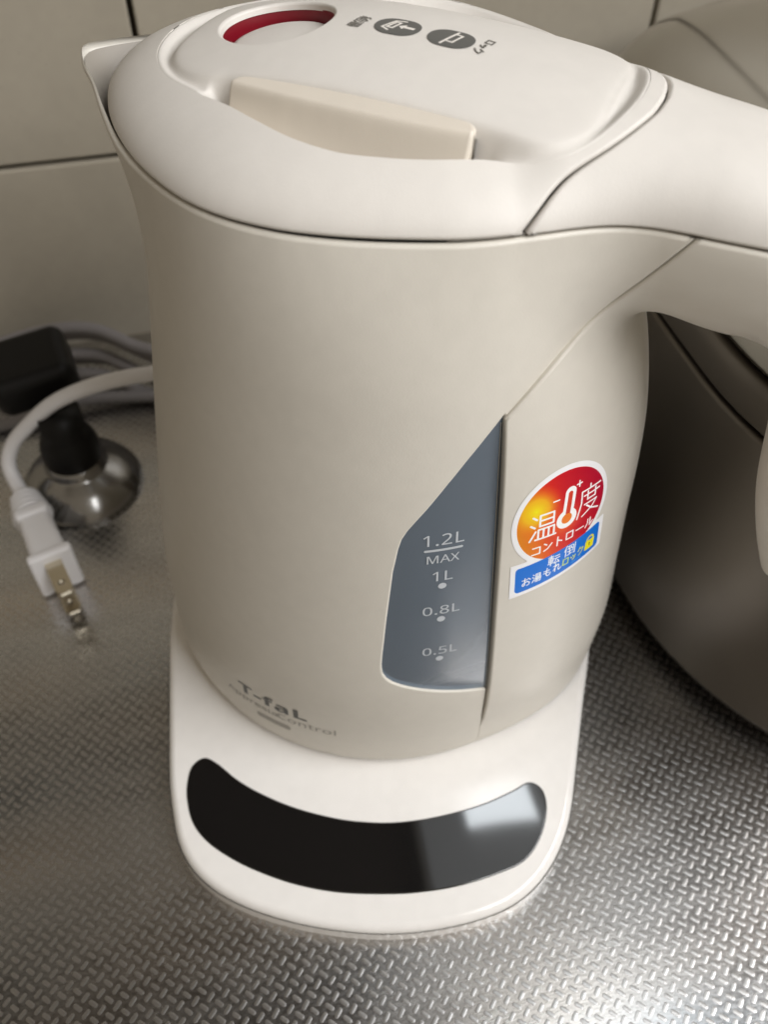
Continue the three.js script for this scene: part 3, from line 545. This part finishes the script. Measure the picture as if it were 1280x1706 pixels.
    for (let j = 0; j < nb; j++) for (let i = 0; i < na; i++) { const a = j * (na + 1) + i, b = a + 1, d = a + na + 1, e = d + 1; idx.push(a, d, b, b, d, e); }
    const mat = new THREE.MeshPhysicalMaterial({ map: colorTexture(c), transparent: true, roughness: 0.4 });
    put(lid, 'lid_print', decal({ pos, nrm, uv, idx }), mat, 'two dark grey oval signs with small Japanese words');
  }
}

// ------------------------------------------------------------------ kettle base
{
  const base = thing('kettle_base', 'white power base with black glossy control panel under the kettle', 'kettle base', 0, 0, -0.2023);
  const out = [[-81, 0], [-80.2, 14], [-78.3, 31], [-73.9, 60], [-70.3, 82], [-67.7, 92], [-64.2, 101.6], [-59, 109], [-51.5, 115], [-41.2, 120], [-26.5, 124.2], [-11.9, 126.5], [2.4, 127.2], [16.8, 126], [31.3, 122.8], [42.6, 118.2], [50.2, 112.6], [56.6, 105], [60.8, 97.3], [63.7, 89.4], [68.4, 68.4], [73.5, 45.2], [77.6, 26], [80, 8], [80.5, -8], [76, -30], [62, -55], [40, -72], [14, -81], [-14, -81], [-40, -72], [-62, -55], [-76, -30], [-80.6, -12]];
  const poly = roundPoly(out, 5), dist = polyDistance(poly);
  const top = (x, z) => { const r = Math.hypot(x, z); const t = Math.max(0, r - 84); return 16.2 - 0.18 * (Math.sqrt(t * t + 9) - 3); };
  const H = (x, z) => { const d = -dist(x, z); return top(x, z); };
  let m = sheet(H, -84, 83, -84, 130, 1.3);
  trim(m, (x, y, z) => -dist(x, z), { gap: 0, round: 3.2, deep: 0 });
  // side wall down to the counter
  const g1 = toGeometry(m, (x, y, z) => [x * MM, z * MM]), pos = [], idx = [], nrm = [];
  const n = poly.length;
  for (let i = 0; i <= n; i++) { const [x, z] = poly[i % n], [xa, za] = poly[(i + n - 1) % n], [xb, zb] = poly[(i + 1) % n]; let nx = -(zb - za), nz = xb - xa; const l = Math.hypot(nx, nz); nx /= l; nz /= l; if (dist(x + nx * 0.5, z + nz * 0.5) < 0) { nx = -nx; nz = -nz; }
    const yt = H(x, z) - 3.2 * (1 - Math.sqrt(1 - 0.985 * 0.985)), rows = [[-0.15, yt + 0.7], [0, yt - 0.1], [0, 1.8], [-0.15, 1.2], [-0.5, 0.7], [-1.1, 0.25]];
    for (const [o, y] of rows) { pos.push((x + nx * o) * MM, y * MM, (z + nz * o) * MM); nrm.push(nx, 0, nz); } }
  for (let i = 0; i < n; i++) for (let j = 0; j < 5; j++) { const a = i * 6 + j, b = a + 6; idx.push(a, a + 1, b, b, a + 1, b + 1); }
  const g2 = new THREE.BufferGeometry(); g2.setAttribute('position', new THREE.Float32BufferAttribute(pos, 3)); g2.setAttribute('normal', new THREE.Float32BufferAttribute(nrm, 3)); g2.setAttribute('uv', new THREE.Float32BufferAttribute(new Float32Array(pos.length / 3 * 2), 2)); g2.setIndex(idx);
  const shell = put(base, 'shell', mergeGeometries([g1, g2]), M.base);
  const pn = [[-63.5, 84], [-62.5, 77.5], [-58.8, 74.9], [-54.6, 76.6], [-46.7, 82.4], [-38.2, 87], [-26.2, 91.6], [-12, 94.8], [-2.5, 95.6], [5.2, 95.5], [17.5, 93.7], [33.3, 89.2], [44, 84.3], [50, 81.2], [53.8, 83], [55.2, 88], [53, 97.1], [47, 105.4], [37.7, 109.9], [24.3, 114], [13.1, 115.9], [5.4, 116.5], [-11, 116.4], [-24.4, 114.4], [-35.7, 111.1], [-45.4, 107.1], [-54.8, 101.4], [-59.8, 96], [-62.4, 90]];
  const pd = polyDistance(roundPoly(pn, 5));
  let p = sheet((x, z) => H(x, z) + 0.35, -66, 58, 72, 120, 1.1);
  trim(p, (x, y, z) => -pd(x, z), { gap: 0, round: 0.45, deep: 1 });
  put(base, 'control_panel', toGeometry(p), M.panel, 'black glossy curved control panel');
  const under = new THREE.CylinderGeometry(0.07, 0.07, 0.004, 64); under.translate(0, 0.0176, 0); put(shell, 'connector_plinth', under, M.base);
}

// ------------------------------------------------------------------ rice cooker
{
  const cooker = thing('rice_cooker', 'taupe metallic rice cooker with glossy domed lid beside the kettle handle', 'rice cooker', 0.207, 0, -0.236, WALL_TURN);
  M.cook = new THREE.MeshPhysicalMaterial({ metalness: 0.75, roughness: 0.33, bumpMap: grainTexture, bumpScale: 0.00001 }); M.cook.color.setRGB(0.15, 0.132, 0.11);
  M.cookLid = new THREE.MeshPhysicalMaterial({ metalness: 0.9, roughness: 0.13 }); M.cookLid.color.setRGB(0.4, 0.38, 0.335);
  const turned = (prof) => { const g = new THREE.LatheGeometry(prof.map(([x, y]) => new THREE.Vector2(Math.max(0.0005, x * MM), y * MM)), 128), p = g.attributes.position; for (let i = 0; i < p.count; i++) { const x = p.getX(i), z = p.getZ(i), r = Math.hypot(x, z); if (z < 0 && r > 1e-6) { const n = 2.7, f = Math.pow(Math.pow(Math.abs(x) / r, n) + Math.pow(Math.abs(z) / r, n), -1 / n); p.setX(i, x * f); p.setZ(i, z * f * 1.75); } } g.computeVertexNormals(); return g; };
  put(cooker, 'foot', turned([[98, 0.5], [106, 0.5], [107, 6], [106, 8]]), M.dark);
  put(cooker, 'body', turned([[105, 5.5], [113, 6.5], [116.5, 9], [118, 13], [118, 40], [117, 75], [116.2, 105], [115.8, 116], [114.8, 117.2], [113, 117.4], [112, 115]]), M.cook);
  put(cooker, 'rim_band', turned([[111.5, 117], [114, 118.2], [115, 119.4], [114.6, 127], [113.6, 130.4], [112, 131.2], [110, 131]]), M.cook);
  put(cooker, 'lid', turned([[110, 132.6], [112, 133.2], [112.4, 135], [110.5, 142], [105.5, 151], [97, 159.5], [83, 167.5], [63, 174], [40, 178], [18, 180], [0, 180.5]]), M.cookLid);
  const latch = new RoundedBoxGeometry(0.03, 0.0108, 0.004, 3, 0.0015); const l = put(cooker, 'latch_button', latch, M.cook);
  const a = R(120); l.position.set(0.1136 * Math.cos(a), 0.1246, 0.1136 * Math.sin(a)); l.rotation.y = Math.PI / 2 - a;
}

// ------------------------------------------------------------------ gas tap behind, with black handle
{
  const tap = thing('gas_tap', 'chrome domed gas tap with blocky black handle near the tile wall', 'gas tap', -0.135, 0, -0.263);
  M.chrome = new THREE.MeshStandardMaterial({ metalness: 1, roughness: 0.2 }); M.chrome.color.setRGB(0.36, 0.355, 0.345);
  M.black = new THREE.MeshPhysicalMaterial({ roughness: 0.45, specularIntensity: 0.45 }); M.black.color.setRGB(0.008, 0.0075, 0.007);
  put(tap, 'flange', new THREE.LatheGeometry([[26, 0.2], [26.4, 1.4], [25.4, 3.4], [22.6, 7.4], [18, 11], [14, 13], [12.6, 14.4], [12.3, 18], [9, 19], [0.01, 19]].map(([x, y]) => new THREE.Vector2(x * MM, y * MM)), 72), M.chrome);
  const stem = new THREE.LatheGeometry([[11.8, 16.5], [12.4, 19], [12.2, 26], [10.6, 31], [9, 34], [9, 44], [0.01, 44]].map(([x, y]) => new THREE.Vector2(x * MM, y * MM)), 48); put(tap, 'stem', stem, M.black);
  const grip = new RoundedBoxGeometry(0.035, 0.02, 0.03, 5, 0.0055), gm = put(tap, 'grip', grip, M.black); gm.position.set(-0.0155, 0.047, -0.0215); gm.rotation.set(R(8), R(24), R(6), 'YXZ');
}

// ------------------------------------------------------------------ power cord with its plug
{
  const cord = thing('power_cord', 'white power cord with two blade plug lying on the steel counter', 'power cord', -0.13, 0, -0.2);
  M.cord = plastic(0.84, 0.83, 0.84, 0.4, 0.00001); M.cordShaded = plastic(0.24, 0.225, 0.225, 0.5, 0.00001);  // second tone: same white cord, darkened for the shadow behind the kettle
  M.brass = new THREE.MeshStandardMaterial({ metalness: 1, roughness: 0.22 }); M.brass.color.setRGB(0.62, 0.56, 0.44);
  const tube = (pts, r) => new THREE.TubeGeometry(new THREE.CatmullRomCurve3(pts.map(([x, y, z]) => new THREE.Vector3((x + 130) * MM, y * MM, (z + 200) * MM)), false, 'centripetal'), 120, r * MM, 16);
  put(cord, 'cable', tube([[-148.5, 12.6, -237], [-152, 13.2, -243], [-157, 16, -249.5], [-159.5, 21.5, -254.5], [-156.5, 29, -258], [-148, 38.5, -259.5], [-134.5, 50.5, -260.5], [-120, 58, -261.5], [-105, 61.5, -264], [-90, 60, -270], [-66, 51, -285], [-40, 36, -300], [-15, 18, -310], [10, 6, -316]], 3.1), M.cord);
  // the wound rest of the cable behind, its shade put into the colour
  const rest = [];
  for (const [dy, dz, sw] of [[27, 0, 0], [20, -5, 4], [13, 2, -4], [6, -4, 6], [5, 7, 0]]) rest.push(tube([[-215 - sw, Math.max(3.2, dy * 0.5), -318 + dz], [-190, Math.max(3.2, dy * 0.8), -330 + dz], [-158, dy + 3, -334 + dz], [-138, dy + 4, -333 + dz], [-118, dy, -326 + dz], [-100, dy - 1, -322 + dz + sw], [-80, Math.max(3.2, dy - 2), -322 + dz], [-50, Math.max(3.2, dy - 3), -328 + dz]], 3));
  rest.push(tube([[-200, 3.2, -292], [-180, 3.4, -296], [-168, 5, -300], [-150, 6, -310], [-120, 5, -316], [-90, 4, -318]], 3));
  put(cord, 'wound_cable', mergeGeometries(rest), M.cordShaded);
  // plug
  const plug = new THREE.Group(); plug.name = 'plug'; cord.add(plug);
  const dir = new THREE.Vector3(27, 0, 44).normalize(); plug.position.set(-0.1505 + 0.13, 0.0125, -0.2405 + 0.2); plug.rotation.y = Math.atan2(dir.x, dir.z);
  const at = (geo, x, y, z) => { geo.translate(x, y, z); return geo; };
  const ribs = []; for (let i = 0; i < 4; i++) { const t = new THREE.TorusGeometry(0.0052 + i * 0.0006, 0.0013, 10, 28); t.scale(1, 1.15, 1); ribs.push(at(t, 0, 0, -0.001 + i * 0.0033)); }
  const sleeve = new THREE.CylinderGeometry(0.0056, 0.0044, 0.014, 24); sleeve.rotateX(Math.PI / 2); ribs.push(at(sleeve, 0, 0, 0.004).toNonIndexed());
  put(plug, 'strain_relief', mergeGeometries(ribs.map((g) => (g.index ? g.toNonIndexed() : g))), M.cord);
  const block = (w, h, l, r, z) => at(new RoundedBoxGeometry(w, h, l, 4, r), 0, 0, z);
  const taper = block(0.0138, 0.019, 0.027, 0.0028, 0.027); { const p = taper.attributes.position; for (let i = 0; i < p.count; i++) { const k = 0.86 + 0.2 * (p.getZ(i) - 0.0135) / 0.027; p.setXY(i, p.getX(i) * k, p.getY(i) * k); } taper.computeVertexNormals(); }
  put(plug, 'plug_body', mergeGeometries([block(0.0138, 0.0195, 0.0055, 0.002, 0.0135), taper, block(0.0172, 0.0235, 0.0042, 0.0016, 0.0405)].map((g) => (g.index ? g.toNonIndexed() : g))), M.cord);
  const sh = new THREE.Shape(); sh.moveTo(-0.0031, 0); sh.lineTo(0.0031, 0); sh.lineTo(0.0031, 0.0145); sh.lineTo(0.0018, 0.0165); sh.lineTo(-0.0018, 0.0165); sh.lineTo(-0.0031, 0.0145); sh.closePath(); const hole = new THREE.Path(); hole.absarc(0, 0.0115, 0.0015, 0, Math.PI * 2, true); sh.holes.push(hole);
  const blade = new THREE.ExtrudeGeometry(sh, { depth: 0.0015, bevelEnabled: true, bevelSize: 0.0002, bevelThickness: 0.0002, bevelSegments: 2, curveSegments: 20 }); blade.rotateX(Math.PI / 2);
  for (const y of [0.0064, -0.0064]) { const b = put(plug, 'blade', blade, M.brass); b.position.set(0, y + 0.0008, 0.0425); }
}

// ------------------------------------------------------------------ lamp and an added cupboard above the counter, window behind the viewer (out of the picture)
{
  const lamp = thing('counter_lamp', 'flat rectangular lamp above the counter, mirrored in the black panel', 'lamp', LAMP.x, LAMP.y, LAMP.z, WALL_TURN);
  const shellMat = new THREE.MeshStandardMaterial({ roughness: 0.6 }); shellMat.color.setRGB(0.7, 0.7, 0.68);
  const off = new THREE.Vector3(DIFFUSER.x - LAMP.x, 0, DIFFUSER.z - LAMP.z).applyAxisAngle(new THREE.Vector3(0, 1, 0), -WALL_TURN), dx = off.x, dz = off.z;
  const hb = new RoundedBoxGeometry(DIFFUSER.w + 0.03, 0.02, DIFFUSER.d + 0.03, 3, 0.006); hb.translate(dx, 0.023, dz); put(lamp, 'housing', hb, shellMat);
  const pale = new THREE.MeshStandardMaterial({ roughness: 0.6, emissive: LAMP.color.clone(), emissiveIntensity: DIFFUSER.glow }); pale.color.setRGB(0.6, 0.6, 0.6);
  const dg = new THREE.BoxGeometry(DIFFUSER.w, 0.003, DIFFUSER.d); dg.translate(dx, 0.0105, dz); put(lamp, 'diffuser', dg, pale);
  const glow = new THREE.MeshStandardMaterial({ roughness: 0.5, emissive: LAMP.color.clone(), emissiveIntensity: 3 }); glow.color.setRGB(0.8, 0.8, 0.8);
  const df = new RoundedBoxGeometry(LAMP.w, 0.007, LAMP.d, 2, 0.002); df.translate(0, 0.005, 0); put(lamp, 'bulb_cover', df, glow);
  const light = new THREE.RectAreaLight(LAMP.color, LAMP.power, LAMP.w, LAMP.d); light.name = 'lamp_light'; light.position.set(LAMP.x, LAMP.y - 0.001, LAMP.z); light.rotation.set(-Math.PI / 2, 0, WALL_TURN, 'YXZ'); light.rotation.set(-Math.PI / 2, WALL_TURN, 0, 'YXZ'); scene.add(light);

  const cup = thing('added_cupboard', 'unseen dark wooden cupboard added above the counter to darken reflections, carrying the lamp', 'cupboard', -0.171, LAMP.y + 0.033, -0.359, WALL_TURN);  // added out of view so the panel and steel mirror something dark
  const wood = new THREE.MeshStandardMaterial({ roughness: 0.6 }); wood.color.setRGB(0.13, 0.105, 0.082);
  const box = new THREE.BoxGeometry(1.62, 0.5, 0.36); box.translate(0.36, 0.25, 0.184); put(cup, 'carcass', box, wood);
  for (let i = 0; i < 3; i++) { const d = new RoundedBoxGeometry(0.534, 0.49, 0.018, 2, 0.003), m = put(cup, 'door', d, wood); m.position.set(-0.18 + i * 0.54, 0.25, 0.376); }

  const turn = Math.atan2(-WINDOW.x, -(WINDOW.z + 0.2));
  const win = thing('window', 'bright daylight window standing to the right in front of the counter', 'window', WINDOW.x, WINDOW.y - WINDOW.h / 2, WINDOW.z, turn);
  const glass = new THREE.MeshStandardMaterial({ roughness: 0.3, emissive: WINDOW.color.clone(), emissiveIntensity: 2 }); glass.color.setRGB(0.5, 0.5, 0.5);
  const pane = new THREE.BoxGeometry(WINDOW.w, WINDOW.h, 0.004); pane.translate(0, WINDOW.h / 2, -0.004); put(win, 'pane', pane, glass);
  for (const [w, h, x, y] of [[WINDOW.w + 0.1, 0.05, 0, -0.025], [WINDOW.w + 0.1, 0.05, 0, WINDOW.h + 0.025], [0.05, WINDOW.h, -WINDOW.w / 2 - 0.025, WINDOW.h / 2], [0.05, WINDOW.h, WINDOW.w / 2 + 0.025, WINDOW.h / 2]]) { const f = put(win, 'frame_bar', new RoundedBoxGeometry(w, h, 0.05, 2, 0.004), shellMat); f.position.set(x, y, 0); }
  const day = new THREE.RectAreaLight(WINDOW.color, WINDOW.power, WINDOW.w, WINDOW.h); day.name = 'window_light'; day.position.set(WINDOW.x - 0.004 * Math.sin(-turn), WINDOW.y, WINDOW.z - 0.006); day.lookAt(0, WINDOW.y, -0.2); scene.add(day);
}

renderer.render(scene, camera);
